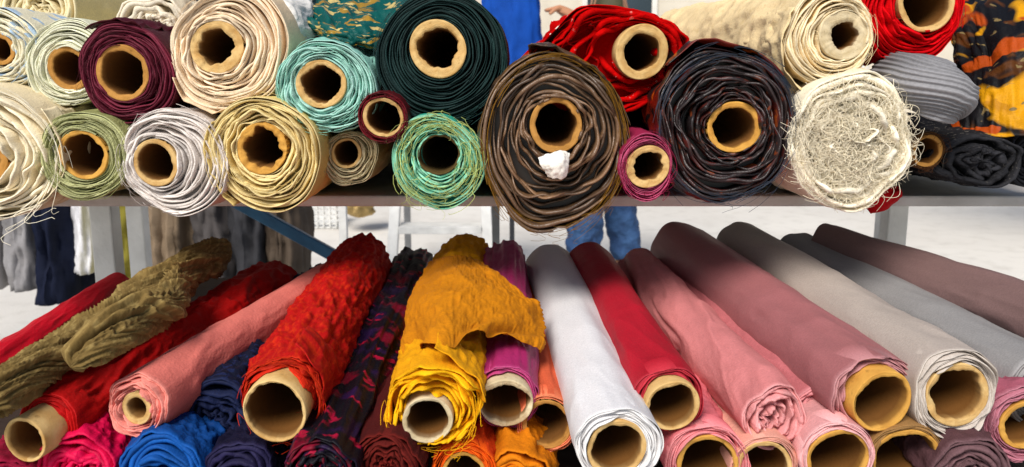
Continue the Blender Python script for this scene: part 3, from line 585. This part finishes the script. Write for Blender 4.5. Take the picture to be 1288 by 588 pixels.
for h, (bx, by, bz) in ((17, (-.24, -.22, 1.37)), (21, (-.12, .24, .86))):
    for j in range(5):
        dy = (j-2)*.018; ln = [.05, .075, .08, .075, .06][j]
        i = len(V); V += [W(bx-.03, by+dy, bz), W(bx-.03-ln*.7, by+dy*1.2, bz-.01-.02*(j == 0))]; E += [(h, i), (i, i+1)]; Rr += [.011, .008]
skin('body', V, E, Rr, skn, pp, po)
jn = skin('jeans', [W(0, 0, .98), W(-.03, -.1, .88), W(-.10, -.11, .5), W(-.115, -.11, .3), W(-.11, -.1, .10), W(.03, .1, .88), W(.07, .1, .5), W(.10, .1, .3), W(.14, .1, .11)], [(0, 1), (1, 2), (2, 3), (3, 4), (0, 5), (5, 6), (6, 7), (7, 8)], [.15, .11, .092, .092, .086, .11, .092, .092, .086], den, pp, po, 4)
tx = bpy.data.textures.new('denim folds', 'CLOUDS'); tx.noise_scale = .07; tx.noise_depth = 2
dm = jn.modifiers.new('folds', 'DISPLACE'); dm.texture = tx; dm.strength = .05; dm.mid_level = .5
skin('shirt', [W(0, 0, 1.12), W(0, 0, .96), W(-.01, 0, 1.36), W(-.015, 0, 1.46), W(-.01, -.19, 1.43), W(-.03, -.24, 1.24), W(-.01, .19, 1.43), W(.03, .235, 1.2)], [(0, 1), (0, 2), (2, 3), (2, 4), (4, 5), (2, 6), (6, 7)], [.14, .15, .15, .07, .07, .06, .07, .06], plain('olive shirt', '4d4a32', '3f3d2a', 30), pp, po)
skin('hair', [W(-.01, 0, 1.74), W(.02, 0, 1.68)], [(0, 1)], [.085, .09], plain('dark hair', '20160f', '2b1e14', 80), pp, po)
for fx, fy, fz in ((-.11, -.1, .055), (.14, .1, .055)):
    skin('shoe', [W(fx+.05, fy, fz), W(fx-.06, fy, fz), W(fx-.17, fy, fz-.012)], [(0, 1), (1, 2)], [.055, .055, .04], plain('shoe', '26221f', '1a1715', 20), pp, po)

# stall added out of view at right so its canopy shades the pavement
ms = thing('shadow_stall', 'unseen stall with pale canopy added at right to shade the pavement', 'market stall', (4.4, 6.0, 0)); mo = (4.4, 6.0, 0)
canv = plain('canopy canvas', 'cfcabd', 'bdb7a8', 3, .9)
V = [(2.6, 4.4, 2.15), (6.0, 4.4, 2.15), (6.0, 5.6, 2.15), (2.6, 5.6, 2.15), (2.6, 5.0, 2.6), (6.0, 5.0, 2.6)]
poly('canopy', V, [(0, 1, 5, 4), (3, 4, 5, 2)], canv, ms, mo)
for x in (3.6, 5.9):
    for y in (4.5, 5.5): boxes('post', [(x-.02, x+.02, y-.02, y+.02, 0, 2.14)], steelw, ms, mo)

# far building
bd = thing('building', 'pale rendered building far behind the market stall', 'building', (0, 17, 0)); bo = (0, 17, 0)
wallm = plain('render wall', 'cfc7b8', 'bcb3a3', 2, .9)
boxes('wall', [(-22, 22, 17, 25, 0, 7.5)], wallm, bd, bo, .02)
boxes('roof', [(-22.4, 22.4, 16.6, 25.4, 7.505, 7.8)], plain('roof tile', '7a4a38', '693e2f', 3), bd, bo, .02)
fr = plain('window frame', 'd8d5cf', 'c8c4bc', 5); gl = plain('window glass', '1e2a33', '2b3a46', 1, .1, 0, 0, .6)
for x in range(-18, 19, 4):
    for z in (1.0, 4.4):
        w = boxes('window', [(x-.7, x-.6, 16.95, 16.997, z, z+1.6), (x+.6, x+.7, 16.95, 16.997, z, z+1.6), (x-.599, x+.599, 16.95, 16.997, z, z+.1), (x-.599, x+.599, 16.95, 16.997, z+1.5, z+1.6)], fr, bd, bo, .005)
        poly('pane', [(x-.599, 16.98, z+.1), (x+.599, 16.98, z+.1), (x+.599, 16.98, z+1.5), (x-.599, 16.98, z+1.5)], [(0, 1, 2, 3)], gl, w, bo)

# ================================================================ LIGHT
w = bpy.data.worlds.new('World'); scene.world = w; w.use_nodes = True; nt = w.node_tree
sky = nt.nodes.new('ShaderNodeTexSky'); sky.sky_type = 'NISHITA'; sky.sun_disc = False
EL, AZ = math.radians(47), math.radians(202)
sky.sun_elevation = EL; sky.sun_rotation = AZ
nt.links.new(sky.outputs[0], nt.nodes['Background'].inputs[0]); nt.nodes['Background'].inputs[1].default_value = .1
sl = bpy.data.lights.new('sun', 'SUN'); sl.energy = 4.5; sl.angle = math.radians(28); sl.color = (1, .95, .87)
so_ = bpy.data.objects.new('sun', sl); COL.objects.link(so_)
dirv = Vector((math.sin(AZ)*math.cos(EL), math.cos(AZ)*math.cos(EL), math.sin(EL)))
so_.rotation_euler = dirv.to_track_quat('Z', 'Y').to_euler(); so_.location = dirv*20
cam = bpy.data.cameras.new('camera'); co_ = bpy.data.objects.new('camera', cam); COL.objects.link(co_)
co_.location = (0, 0, CZ); co_.rotation_euler = (PI/2-PT, 0, 0)
cam.sensor_width = 36; cam.lens = 36*F/1288; cam.clip_start = .01; cam.clip_end = 1000
cam.dof.use_dof = True; cam.dof.focus_distance = .98; cam.dof.aperture_fstop = 11
scene.camera = co_
scene.view_settings.view_transform = 'Standard'; scene.view_settings.look = 'None'; scene.view_settings.exposure = 0
